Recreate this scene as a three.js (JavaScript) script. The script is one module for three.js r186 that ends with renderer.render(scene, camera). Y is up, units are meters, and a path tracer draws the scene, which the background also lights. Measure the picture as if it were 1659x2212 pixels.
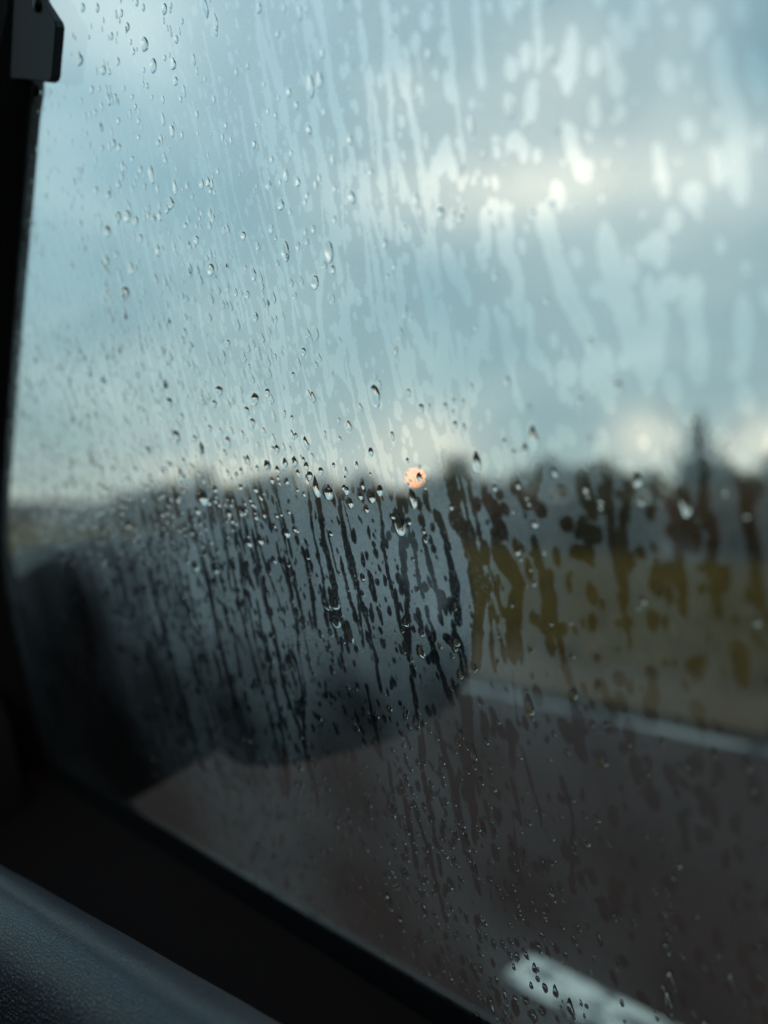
import * as THREE from 'three';
import { mergeGeometries, mergeVertices } from 'three/addons/utils/BufferGeometryUtils.js';
import { RoundedBoxGeometry } from 'three/addons/geometries/RoundedBoxGeometry.js';

// ---------------------------------------------------------------- camera, sky, sun, exposure
const V = (x, y, z) => new THREE.Vector3(x, y, z);
const scene = new THREE.Scene();
const camera = new THREE.PerspectiveCamera(67.2, 0.75, 0.02, 2000);
const EYE = V(0, 1.2, 0), YAW = Math.PI / 4, PITCH = -0.0156;
camera.position.copy(EYE);
camera.rotation.order = 'YXZ';
camera.rotation.set(PITCH, -YAW, 0);
camera.focus = 0.405;
camera.userData.fStop = 2.5;
camera.updateMatrixWorld(true);

const renderer = new THREE.WebGLRenderer({ antialias: true });
renderer.toneMapping = THREE.LinearToneMapping;
renderer.toneMappingExposure = 1.0;
renderer.shadowMap.enabled = true;

// random numbers and noise, all seeded
function rng(seed) { let a = seed >>> 0; return () => { a = (a + 0x6D2B79F5) | 0; let t = Math.imul(a ^ (a >>> 15), 1 | a); t = (t + Math.imul(t ^ (t >>> 7), 61 | t)) ^ t; return ((t ^ (t >>> 14)) >>> 0) / 4294967296; }; }
const hash3 = (x, y, z) => { let h = Math.imul(x, 374761393) ^ Math.imul(y, 668265263) ^ Math.imul(z, 2147483647 ^ 0x5bd1e995); h = Math.imul(h ^ (h >>> 13), 1274126177); return ((h ^ (h >>> 16)) >>> 0) / 4294967296; };
const fade = (t) => t * t * (3 - 2 * t);
function noise3(x, y, z) {
  const xi = Math.floor(x), yi = Math.floor(y), zi = Math.floor(z), u = fade(x - xi), v = fade(y - yi), w = fade(z - zi);
  const l = (a, b, t) => a + (b - a) * t;
  return l(l(l(hash3(xi, yi, zi), hash3(xi + 1, yi, zi), u), l(hash3(xi, yi + 1, zi), hash3(xi + 1, yi + 1, zi), u), v),
    l(l(hash3(xi, yi, zi + 1), hash3(xi + 1, yi, zi + 1), u), l(hash3(xi, yi + 1, zi + 1), hash3(xi + 1, yi + 1, zi + 1), u), v), w);
}
function fbm(x, y, z, o = 4) { let s = 0, a = 0.5, n = 0; for (let i = 0; i < o; i++) { s += a * noise3(x, y, z); n += a; a *= 0.5; x = x * 2.03 + 11.3; y = y * 2.03 + 5.1; z = z * 2.03 + 7.7; } return s / n; }
const sstep = (a, b, x) => { const t = Math.min(1, Math.max(0, (x - a) / (b - a))); return t * t * (3 - 2 * t); };

// a point of the photograph (counted on 1659 x 2212) gives a direction
const FPX = 1106 / Math.tan(THREE.MathUtils.degToRad(33.6));
function ray(px, py) { return V((px - 829.5) / FPX, -(py - 1106) / FPX, -1).applyQuaternion(camera.quaternion).normalize(); }

// broken evening cloud, computed over the whole sphere
const clouds = [ // direction in the photograph, reach in degrees across and up, strength, warmth
  [1170, 400, 10.5, 2.1, 0.36, 0.85], [1340, 340, 8, 3.0, 0.10, 0.3], [1280, 260, 17, 8, 0.20, 0.55], [870, 195, 2.8, 1.8, 0.14, 0.4], [520, 1018, 8, 1.3, 0.26, 1.0],
  [1390, 938, 2.4, 1.9, 0.34, 1.1], [1655, 948, 2.6, 2.0, 0.34, 1.1], [910, 955, 4.5, 2.4, 0.24, 1.3], [260, 40, 7, 3.2, 0.22, 0.3], [800, 10, 12, 3.5, 0.16, 0.1], [700, 860, 12, 5, 0.10, 0.2],
  [1550, 430, 5, 4, 0.12, 0.2], [1230, 120, 6, 3, 0.16, 0.3], [1350, 100, 2.6, 5, -0.16, 0], [1650, 60, 3, 5, -0.2, 0], [1600, 700, 7, 4, 0.06, 0],
].map(([x, y, a, b, k, w]) => { const d = ray(x, y); return { az: Math.atan2(d.x, -d.z), el: Math.asin(d.y), a: a * Math.PI / 180, b: b * Math.PI / 180, k, w }; });
function skyColor(d) {
  const el = Math.asin(Math.max(-1, Math.min(1, d.y))), az = Math.atan2(d.x, -d.z), e = Math.max(0, el);
  const up = sstep(0, 0.75, e);
  let r = 0.30 - 0.05 * up, g = 0.50 - 0.02 * up, b = 0.54 + 0.06 * up;
  const band = Math.exp(-e / 0.07);
  r += 0.13 * band; g += 0.06 * band; b -= 0.02 * band;
  const q = 1 / (0.28 + e), cx = Math.sin(az) * q * 2.1, cz = Math.cos(az) * q * 2.1;
  const n = fbm(cx + 3.1, cz - 1.7, 0.6, 5), n2 = fbm(d.x * 3.2 + 9, d.y * 7.5 + 2, d.z * 3.2 + 4, 4);
  let c = (sstep(0.38, 0.8, n) * 0.65 + sstep(0.42, 0.75, n2) * 0.5) * 0.19, warm = 0.12 * band;
  for (const k of clouds) {
    let da = Math.abs(az - k.az); if (da > Math.PI) da = 2 * Math.PI - da;
    const f = Math.exp(-((da / k.a) ** 2) - (((el - k.el) / k.b) ** 2));
    if (f > 1e-3) { const t = f * (0.55 + 0.9 * n2) * k.k; c += t; warm += Math.max(0, t) * k.w; }
  }
  r += c * 1.08 + warm * 0.40; g += c * 1.0 + warm * 0.12; b += c * 0.84 - warm * 0.14;
  return [Math.max(0.02, r), Math.max(0.02, g), Math.max(0.02, b)];
}
{
  const W = 1024, H = 512, data = new Float32Array(W * H * 4), d = V(0, 0, 0);
  for (let j = 0; j < H; j++) for (let i = 0; i < W; i++) {
    const th = ((j + 0.5) / H - 0.5) * Math.PI, ph = ((i + 0.5) / W - 0.5) * 2 * Math.PI;
    d.set(Math.cos(th) * Math.cos(ph), Math.sin(th), Math.cos(th) * Math.sin(ph));
    const c = skyColor(d), o = (j * W + i) * 4;
    data[o] = c[0]; data[o + 1] = c[1]; data[o + 2] = c[2]; data[o + 3] = 1;
  }
  const sky = new THREE.DataTexture(data, W, H, THREE.RGBAFormat, THREE.FloatType);
  sky.mapping = THREE.EquirectangularReflectionMapping; sky.magFilter = THREE.LinearFilter; sky.minFilter = THREE.LinearFilter; sky.needsUpdate = true;
  scene.background = sky; scene.environment = sky;
}
// the sun is hidden in the cloud over the other side of the car: wide and weak
const sun = new THREE.DirectionalLight(new THREE.Color(1, 0.95, 0.88), 0.5);
sun.name = 'sun'; sun.position.set(-22, 46, 30); sun.target.position.set(0, 0, 0);
sun.castShadow = true; sun.shadow.radius = 26; sun.shadow.mapSize.set(2048, 2048);
Object.assign(sun.shadow.camera, { left: -30, right: 30, top: 30, bottom: -30, near: 1, far: 140 });
scene.add(sun); scene.add(sun.target);

// ---------------------------------------------------------------- helpers
const used = {};
function numbered(name) { const n = used[name] = (used[name] ?? -1) + 1; return n ? `${name}_${String(n).padStart(3, '0')}` : name; }
function std(r, g, b, roughness = 0.8, more = {}) { const m = new THREE.MeshPhysicalMaterial({ roughness, side: THREE.DoubleSide, ...more }); m.color.setRGB(r, g, b); return m; }
function mesh(name, geo, mat, parent, top = parent === scene) { const m = new THREE.Mesh(geo, mat); m.name = top ? numbered(name) : name; m.castShadow = m.receiveShadow = true; parent.add(m); return m; }
function tag(o, label, category, group, kind) { o.userData.label = label; if (category) o.userData.category = category; if (group) o.userData.group = group; if (kind) o.userData.kind = kind; return o; }
function grid(nu, nv, f, uv) { // a sheet of (nu+1) x (nv+1) points
  const p = [], t = [], ix = [];
  for (let j = 0; j <= nv; j++) for (let i = 0; i <= nu; i++) { p.push(...f(i, j)); t.push(...(uv ? uv(i, j) : [i / nu, j / nv])); }
  for (let j = 0; j < nv; j++) for (let i = 0; i < nu; i++) { const a = j * (nu + 1) + i, b = a + 1, c = a + nu + 1, d = c + 1; ix.push(a, b, d, a, d, c); }
  const g = new THREE.BufferGeometry();
  g.setAttribute('position', new THREE.Float32BufferAttribute(p, 3)); g.setAttribute('uv', new THREE.Float32BufferAttribute(t, 2)); g.setIndex(ix); g.computeVertexNormals();
  return g;
}
function box(x0, x1, y0, y1, z0, z1, r = 0.01) { const g = new RoundedBoxGeometry(x1 - x0, y1 - y0, z1 - z0, 2, Math.min(r, (x1 - x0) / 2.2, (y1 - y0) / 2.2, (z1 - z0) / 2.2)); g.translate((x0 + x1) / 2, (y0 + y1) / 2, (z0 + z1) / 2); return g; }
function tex(w, h, f, repeat = true) { // bytes, colour not managed
  const d = new Uint8Array(w * h * 4);
  for (let j = 0; j < h; j++) for (let i = 0; i < w; i++) { const c = f(i, j), o = (j * w + i) * 4; d[o] = c[0]; d[o + 1] = c[1]; d[o + 2] = c[2]; d[o + 3] = 255; }
  const t = new THREE.DataTexture(d, w, h); t.magFilter = t.minFilter = THREE.LinearFilter; if (repeat) t.wrapS = t.wrapT = THREE.RepeatWrapping; t.needsUpdate = true; return t;
}
function tileNoise(x, y, n, seed) { // value noise that repeats after n cells
  const xi = Math.floor(x), yi = Math.floor(y), u = fade(x - xi), v = fade(y - yi), m = (a) => ((a % n) + n) % n;
  const a = hash3(m(xi), m(yi), seed), b = hash3(m(xi + 1), m(yi), seed), c = hash3(m(xi), m(yi + 1), seed), d = hash3(m(xi + 1), m(yi + 1), seed);
  return (a + (b - a) * u) * (1 - v) + (c + (d - c) * u) * v;
}

// ---------------------------------------------------------------- ground, road, lines
const soilTex = tex(512, 512, (i, j) => { const u = i / 512, v = j / 512; let n = 0; for (const [k, a] of [[4, 0.3], [13, 0.25], [41, 0.25], [160, 0.2]]) n += a * tileNoise(u * k, v * k, k, k); const q = tileNoise(u * 7, v * 7, 7, 99); return [175 + 75 * n, 160 + (70 + 14 * q) * n, 130 + 70 * n]; });
soilTex.colorSpace = THREE.SRGBColorSpace;
const soil = std(0.125, 0.072, 0.005, 0.95, { map: soilTex });
const earth = std(0.07, 0.036, 0.02, 0.95, { map: soilTex });
const asphaltTex = tex(512, 512, (i, j) => { const u = i / 512, v = j / 512; let n = 0; for (const [k, a] of [[3, 0.25], [11, 0.2], [60, 0.2], [250, 0.35]]) n += a * tileNoise(u * k, v * k, k, k + 3); const c = 165 + 85 * n; return [c, c, c]; });
asphaltTex.colorSpace = THREE.SRGBColorSpace;
const asphalt = std(0.062, 0.03, 0.023, 0.9, { specularIntensity: 0.3, map: asphaltTex, bumpMap: asphaltTex, bumpScale: 0.004 });
const EDGE = 3.95; // the road's right edge, metres from the eye
function sheet(name, x0, x1, z0, z1, y, mat, scale, nx = 1, nz = 1, lift = null) {
  const g = grid(nx, nz, (i, j) => { const x = x0 + (x1 - x0) * i / nx, z = z1 + (z0 - z1) * j / nz; return [x, y + (lift ? lift(x, z) : 0), z]; }, (i, j) => [(x0 + (x1 - x0) * i / nx) / scale, (z1 + (z0 - z1) * j / nz) / scale]);
  const m = mesh(name, g, mat, scene); m.userData.kind = 'structure'; return m;
}
tag(sheet('field', -900, 900, -900, 900, 0, earth, 6), 'bare brown field reaching to the horizon', 'field');
tag(sheet('verge', EDGE + 0.02, 14, -200, 60, 0.03, soil, 2.5, 24, 120, (x, z) => (fbm(x * 0.7, 3.3, z * 0.7, 3) - 0.4) * 0.16 * sstep(EDGE, EDGE + 1.2, x)), 'dry olive yellow grass verge beside the road', 'verge');
tag(sheet('shoulder', EDGE + 0.005, EDGE + 1.05, -200, 60, 0.05, std(0.095, 0.05, 0.006, 0.95, { map: soilTex }), 1.7, 8, 160, (x, z) => (fbm(x * 1.1, 8.1, z * 1.1, 3) - 0.5) * 0.05), 'strip of bare reddish brown dirt between the road and the grass', 'shoulder');
tag(sheet('road', -6.5, EDGE, -400, 120, 0.02, asphalt, 2), 'dark damp brownish asphalt road beside the car', 'road');
const paintTex = tex(512, 256, (i, j) => { const n = tileNoise(i / 512 * 40, j / 256 * 20, 20, 7) * 0.5 + tileNoise(i / 512 * 150, j / 256 * 75, 75, 8) * 0.5; const c = n > 0.44 ? 235 + 20 * n : 110; return [c, c, c]; });
paintTex.colorSpace = THREE.SRGBColorSpace;
const paint = std(0.72, 0.69, 0.6, 0.7, { map: paintTex });
const wornTex = tex(1024, 64, (i, j) => { const u = i / 1024, v = j / 64, n = tileNoise(u * 11, v, 11, 71) * 0.8 + tileNoise(u * 90, v * 6, 90, 72) * 0.2; const c = n > 0.5 ? 225 + 30 * n : n > 0.44 ? 130 : 70; return [c, c * 0.98, c * 0.95]; });
wornTex.colorSpace = THREE.SRGBColorSpace; wornTex.rotation = Math.PI / 2; wornTex.repeat.set(1 / 6, 4);
const wornPaint = std(0.28, 0.28, 0.27, 0.8, { map: wornTex });
tag(sheet('road_edge_line', EDGE - 0.20, EDGE - 0.10, -200, 60, 0.024, wornPaint, 1), 'worn white line along the edge of the road', 'road marking');
const dashEnd = (() => { const d = ray(1105, 2092); return EYE.clone().addScaledVector(d, -(EYE.y - 0.024) / d.y); })();
tag(sheet('lane_line', dashEnd.x - 0.045, dashEnd.x + 0.085, dashEnd.z, dashEnd.z + 3, 0.024, paint, 1.5), 'bright white painted dash on the road below the window', 'road marking');


// ---------------------------------------------------------------- the window plane
const TILT = THREE.MathUtils.degToRad(14.5), BELT = V(0.352, 0.895, 0);
const UPG = V(-Math.sin(TILT), Math.cos(TILT), 0), OUT = V(Math.cos(TILT), Math.sin(TILT), 0), FWD = V(0, 0, -1);
const onGlass = (s, t, n = 0) => BELT.clone().addScaledVector(UPG, t).addScaledVector(FWD, s).addScaledVector(OUT, n);
function hit(px, py, n = 0) { const d = ray(px, py), p0 = onGlass(0, 0, n), k = p0.clone().sub(EYE).dot(OUT) / d.dot(OUT), p = EYE.clone().addScaledVector(d, k).sub(p0); return [-p.z, p.dot(UPG)]; }
const eyeInv = camera.matrixWorld.clone().invert();
function pixelOf(s, t) { const p = onGlass(s, t).applyMatrix4(eyeInv); return [829.5 - p.x / p.z * FPX, 1106 + p.y / p.z * FPX, -p.z]; }
function metresPerPixel(s, t) { // along the glass, forward and up, for one pixel of 1659
  const a = pixelOf(s, t), b = pixelOf(s + 0.001, t), c = pixelOf(s, t + 0.001);
  return [0.001 / Math.hypot(b[0] - a[0], b[1] - a[1]), 0.001 / Math.hypot(c[0] - a[0], c[1] - a[1])];
}

// ---------------------------------------------------------------- the car that carries the camera
const car = new THREE.Group(); car.name = 'car'; scene.add(car);
tag(car, 'dark car interior around a rain wet side window with its door mirror', 'car');
const leatherBump = (() => {
  const N = 1024, cells = 46, pt = []; const r = rng(5);
  for (let j = 0; j < cells; j++) for (let i = 0; i < cells; i++) pt.push([i + 0.1 + 0.8 * r(), j + 0.1 + 0.8 * r(), 0.8 + 0.4 * r()]);
  return tex(N, N, (i, j) => {
    const wx = (tileNoise(i / N * 12, j / N * 12, 12, 31) - 0.5) * 1.2, wy = (tileNoise(i / N * 12, j / N * 12, 12, 32) - 0.5) * 1.2;
    const x = i / N * cells + wx, y = j / N * cells + wy, xi = Math.floor(x), yi = Math.floor(y); let a = 9, b = 9;
    for (let dj = -2; dj <= 2; dj++) for (let di = -2; di <= 2; di++) { const cx = xi + di, cy = yi + dj, p = pt[(((cy % cells) + cells) % cells) * cells + (((cx % cells) + cells) % cells)]; const ox = Math.floor(cx / cells) * cells, oy = Math.floor(cy / cells) * cells; const e = Math.hypot(p[0] + ox - x, p[1] + oy - y) * p[2]; if (e < a) { b = a; a = e; } else if (e < b) b = e; }
    const h = sstep(0, 0.32, b - a) * (0.75 + 0.25 * tileNoise(i / N * 90, j / N * 90, 90, 33)) * (0.8 + 0.2 * (1 - a)); const c = 255 * h; return [c, c, c];
  });
})();
const leather = std(0.048, 0.039, 0.057, 0.36, { clearcoat: 1, clearcoatRoughness: 0.4, bumpMap: leatherBump, bumpScale: 0.002 });
const blackPlastic = std(0.010, 0.0048, 0.0045, 0.8, { specularIntensity: 0.35 });
const rubber = std(0.004, 0.003, 0.003, 0.9, { specularIntensity: 0.2 });
const greyPlastic = std(0.05, 0.044, 0.05, 0.6);
const bodyPaint = std(0.045, 0.047, 0.055, 0.35, { clearcoat: 1, clearcoatRoughness: 0.08 });
const lining = std(0.035, 0.033, 0.032, 0.95);
const trimMetal = std(0.35, 0.36, 0.38, 0.35, { metalness: 0.8 });
const clearGlass = new THREE.MeshPhysicalMaterial({ color: 0xffffff, transmission: 1, thickness: 0, roughness: 0, ior: 1.5, side: THREE.DoubleSide });

const tintedGlass = new THREE.MeshPhysicalMaterial({ transmission: 1, thickness: 0, roughness: 0, ior: 1.5, side: THREE.DoubleSide }); tintedGlass.color.setRGB(0.16, 0.17, 0.17);
// front edge of the window, from the belt up
const edgePix = [[150, 1745], [128, 1700], [90, 1600], [44, 1420], [14, 1260], [5, 1180], [9, 1060], [22, 880], [40, 620], [58, 400], [70, 240], [78, 196], [76, 178], [86, 20]];
const edge = edgePix.map(([x, y]) => hit(x, y));
{ const a = edge[edge.length - 4], b = edge[edge.length - 1], k = (0.67 - b[1]) / (b[1] - a[1]); edge.push([b[0] + (b[0] - a[0]) * k, 0.67]); }
edge.unshift([edge[0][0] + 0.02, -0.06]);

function edgeS(t) { for (let i = 1; i < edge.length; i++) if (t <= edge[i][1]) { const k = (t - edge[i - 1][1]) / (edge[i][1] - edge[i - 1][1]); return edge[i - 1][0] + (edge[i][0] - edge[i - 1][0]) * k; } return edge[edge.length - 1][0]; }
const frontS = (t) => 1.32 - 1.27 * t; // where the pillar meets the windscreen
{
  const nt = 60, ring = (t) => { const s = edgeS(t), f = Math.max(frontS(t), s + 0.16); return [onGlass(s, t, -0.003), onGlass(s + 0.02, t, -0.012), onGlass(s + 0.13, t, -0.055), onGlass(f, t, -0.06), onGlass(f + 0.01, t, 0.01), onGlass(f - 0.02, t, 0.026), onGlass(s + 0.03, t, 0.016), onGlass(s + 0.006, t, 0.008), onGlass(s, t, -0.003)]; };
  const rows = Array.from({ length: nt + 1 }, (_, j) => ring(-0.05 + 0.72 * j / nt));
  const pillar = mesh('a_pillar', grid(8, nt, (i, j) => rows[j][i].toArray()), blackPlastic, car);
  const mirrored = pillar.geometry.clone().applyMatrix4(new THREE.Matrix4().makeTranslation(-0.9, 0, 0).multiply(new THREE.Matrix4().makeScale(-1, 1, 1)));
  mesh('a_pillar', mirrored, blackPlastic, car);
  // the small guide block in the corner of the window frame
  const gp = [[40, -150], [58, -60], [84, -12], [98, 12], [112, 34], [121, 47], [124, 58], [122, 86], [119, 120], [116, 162], [113, 171], [107, 175], [96, 174], [60, 169], [30, 168], [-10, 60]].map(([x, y]) => hit(x, y, -0.009));
  const sh = new THREE.Shape(gp.map(([s, t]) => new THREE.Vector2(s, t)));
  const g = new THREE.ExtrudeGeometry(sh, { depth: 0.004, bevelEnabled: true, bevelSize: 0.0008, bevelThickness: 0.001, bevelSegments: 3 });
  g.applyMatrix4(new THREE.Matrix4().makeBasis(FWD, UPG, OUT).setPosition(onGlass(0, 0, -0.0095)));
  tag(mesh('window_guide', g, greyPlastic, pillar), 'dark grey rounded guide block at the top of the pillar');
  const [bs, bt] = hit(76, 9, -0.012), bolt = new THREE.SphereGeometry(0.0042, 20, 12); bolt.scale(1, 1, 0.5); bolt.applyMatrix4(new THREE.Matrix4().makeBasis(FWD, UPG, OUT).setPosition(onGlass(bs, bt, -0.0115)));
  mesh('screw', bolt, std(0.02, 0.02, 0.02, 0.15), pillar);
  const [ls, lt] = hit(70, 196, -0.006), lug = new THREE.SphereGeometry(0.006, 16, 10); lug.scale(0.9, 0.55, 0.4); lug.applyMatrix4(new THREE.Matrix4().makeBasis(FWD, UPG, OUT).setPosition(onGlass(ls, lt, -0.004)));
  mesh('clip', lug, blackPlastic, pillar);
}
const REAR = -0.42, TOP = 0.665;
// glass: follows the front edge
function windowSheet(n, nu = 40, nv = 60) { const S0 = 0, DS = 0.9, DT = 0.62; return grid(nu, nv, (i, j) => { const t = TOP * j / nv, s = REAR + (edgeS(t) + 0.002 - REAR) * i / nu; return onGlass(s, t, n).toArray(); }, (i, j) => { const t = TOP * j / nv, s = REAR + (edgeS(t) + 0.002 - REAR) * i / nu; return [(s - S0) / DS, t / DT]; }); }
tag(mesh('window_glass', windowSheet(0), clearGlass, car), 'wet side window pane covered in drops and mist');

// inner belt seal
{
  const prof = [[0.0035, 0.006], [0.0005, 0.0055], [-0.003, 0.001], [-0.006, -0.002], [-0.009, -0.007], [-0.0095, -0.02]];
  mesh('window_seal', grid(5, 30, (i, j) => { const z = 0.42 - 1.38 * j / 30; return [BELT.x - 0.003 + prof[i][0], BELT.y - 0.001 + prof[i][1], z]; }), rubber, car);
  const out = [[0.002, -0.004], [0.006, 0.0], [0.012, 0.0005], [0.02, -0.004], [0.0265, -0.012], [0.028, -0.03]];
  mesh('belt_moulding', grid(5, 30, (i, j) => { const z = 0.42 - 1.5 * j / 30; return [BELT.x + out[i][0], BELT.y - 0.006 + out[i][1], z]; }), std(0.05, 0.052, 0.06, 0.25, { clearcoat: 1, clearcoatRoughness: 0.1 }), car);
}
// outer door skin and front wing
function skin(z0, z1, sign, off) {
  const pr = [[0.380, 0.876], [0.392, 0.872], [0.405, 0.855], [0.43, 0.80], [0.45, 0.70], [0.455, 0.58], [0.445, 0.45], [0.42, 0.32], [0.38, 0.25]];
  return grid(8, 20, (i, j) => [sign * pr[i][0] + off, pr[i][1], z0 + (z1 - z0) * j / 20]);
}
mesh('door_skin', skin(0.55, -1.02, 1, 0), bodyPaint, car);
mesh('door_skin', skin(0.55, -1.02, -1, -0.9), bodyPaint, car);
mesh('front_wing', skin(-1.026, -1.95, 1, 0), bodyPaint, car);
mesh('front_wing', skin(-1.026, -1.95, -1, -0.9), bodyPaint, car);
mesh('rear_wing', skin(1.95, 0.556, 1, 0), bodyPaint, car);
mesh('rear_wing', skin(1.95, 0.556, -1, -0.9), bodyPaint, car);
mesh('bonnet', grid(12, 8, (i, j) => { const x = -1.285 + 1.66 * i / 12, q = (x + 0.45) / 0.83; return [x, 0.93 - 0.05 * q * q - 0.05 * (j / 8) ** 2, -1.36 - 0.85 * j / 8]; }), bodyPaint, car);
mesh('bumper', box(-1.26, 0.36, 0.25, 0.84, -2.25, -2.0, 0.08), bodyPaint, car);
// inner door trim: a black well under the seal, then a raised leather pad
{
  const pr = [[0.341, 0.889], [0.332, 0.884], [0.315, 0.878], [0.285, 0.868], [0.24, 0.852], [0.2, 0.84], [0.15, 0.82], [0.13, 0.7], [0.13, 0.25]];
  mesh('door_trim', grid(8, 20, (i, j) => [pr[i][0], pr[i][1], 0.5 - 1.42 * j / 20]), std(0.014, 0.006, 0.005, 0.8, { specularIntensity: 0.2 }), car);
  const nu = 72, nv = 70, S0 = -0.45, S1 = 0.86, at = (s, a) => {
    const c = 0.176 - 0.14 * (s - 0.30), end = Math.pow(Math.max(0, 1 - Math.pow(Math.max(0, (s - 0.5) / 0.36), 2.5)), 0.5), ca = Math.cos(a), sa = Math.sin(a), e = 1;
    const w = 0.058 * (0.25 + 0.75 * end), h = 0.088 * end, lump = 0.0025 * (fbm(s * 14, a * 1.3, 5.5, 3) - 0.5);
    return [c + ca * w * (0.79 + 0.21 * ca) + ca * lump, 0.892 + Math.sign(sa) * Math.pow(Math.abs(sa), e) * (h + lump), -s];
  };
  const rows = Array.from({ length: nv + 1 }, (_, j) => Array.from({ length: nu + 1 }, (_, i) => at(S0 + (S1 - S0) * j / nv, i / nu * 2 * Math.PI)));
  tag(mesh('door_pad', grid(nu, nv, (i, j) => rows[j][i], (i, j) => [i / nu * 0.42 / 0.11, (S0 + (S1 - S0) * j / nv) / 0.11]), leather, car), 'grained black leather pad on top of the door');
}
mesh('door_trim', grid(4, 4, (i, j) => [-1.236 + 0.02 * (i == 2), 0.89 - 0.64 * i / 4, 0.5 - 1.42 * j / 4]), leather, car);
// roof, floor, dashboard, rear
mesh('roof', grid(16, 16, (i, j) => { const x = -1.052 + 1.204 * i / 16, q = (x + 0.45) / 0.62, z = -0.45 + 1.75 * j / 16; return [x, 1.556 + 0.045 * (1 - q * q), z]; }), lining, car);
for (const [sgn, off] of [[1, 0], [-1, -0.9]]) {
  mesh('roof_rail', grid(3, 12, (i, j) => { const t = [0.655, 0.66, 0.70, 0.70][i], n = [-0.02, 0.012, 0.012, -0.05][i], p = onGlass(0.46 - 1.76 * j / 12, t, n); return [sgn * p.x + off, p.y, p.z]; }), blackPlastic, car);
  mesh('b_pillar', grid(4, 12, (i, j) => { const t = -0.02 + 0.69 * j / 12, s = [-0.415, -0.42, -0.52, -0.53, -0.415][i], n = [0.004, -0.035, -0.035, 0.006, 0.004][i], p = onGlass(s, t, n); return [sgn * p.x + off, p.y, p.z]; }), blackPlastic, car);
  mesh('quarter_glass', grid(1, 1, (i, j) => { const p = onGlass(-0.53 - 0.8 * i, 0.01 + 0.65 * j, 0); return [sgn * p.x + off, p.y, p.z]; }), tintedGlass, car);
}
mesh('window_glass', grid(8, 20, (i, j) => { const t = TOP * j / 20, s = REAR + (edgeS(t) + 0.002 - REAR) * i / 8, p = onGlass(s, t, 0); return [-0.9 - p.x, p.y, p.z]; }), tintedGlass, car);
mesh('windscreen', grid(1, 8, (i, j) => { const t = 0.03 + 0.62 * j / 8, p = onGlass(frontS(t) + 0.004, t, 0); const e = p.x - 0.012; return [i ? e : -0.9 - e, p.y, p.z]; }), clearGlass, car);
mesh('dashboard', grid(10, 10, (i, j) => { const x = -1.225 + 1.53 * i / 10; const pr = [[0.45, -0.66], [0.72, -0.68], [0.88, -0.72], [0.96, -0.77], [1.0, -0.83], [1.02, -0.90], [1.035, -0.97], [1.04, -1.02], [1.03, -1.06], [0.97, -1.11], [0.89, -1.2]][j]; return [x, pr[0], pr[1] - 0.12]; }), blackPlastic, car);
mesh('floor', box(-1.3, 0.38, 0.2, 0.25, -1.95, 1.95, 0.02), lining, car);
mesh('rear_panel', grid(6, 6, (i, j) => [-1.22 + 1.54 * i / 6, 0.25 + 1.28 * j / 6, 1.3 - 0.0 * j]), lining, car);
mesh('boot', box(-1.27, 0.37, 0.3, 0.88, 1.32, 2.1, 0.08), bodyPaint, car);
// seat behind the camera keeps the cabin dark
mesh('seat', mergeGeometries([box(-0.28, 0.22, 0.36, 0.52, -0.42, 0.12, 0.06), box(-0.27, 0.21, 0.52, 1.08, 0.14, 0.28, 0.06), box(-0.16, 0.10, 1.1, 1.28, 0.2, 0.3, 0.04)]), lining, car);
mesh('seat', mergeGeometries([box(-1.12, -0.62, 0.36, 0.52, -0.42, 0.12, 0.06), box(-1.11, -0.63, 0.52, 1.08, 0.14, 0.28, 0.06), box(-1.0, -0.74, 1.1, 1.28, 0.2, 0.3, 0.04)]), lining, car);
for (const [x, z] of [[0.33, -1.45], [0.33, 1.35], [-1.23, -1.45], [-1.23, 1.35]]) {
  const w = mesh('wheel', new THREE.TorusGeometry(0.235, 0.085, 14, 40).rotateY(Math.PI / 2).translate(x, 0.34, z), rubber, car);
  mesh('rim', new THREE.CylinderGeometry(0.18, 0.18, 0.13, 28).rotateZ(Math.PI / 2).translate(x, 0.34, z), trimMetal, w);
}
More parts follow.
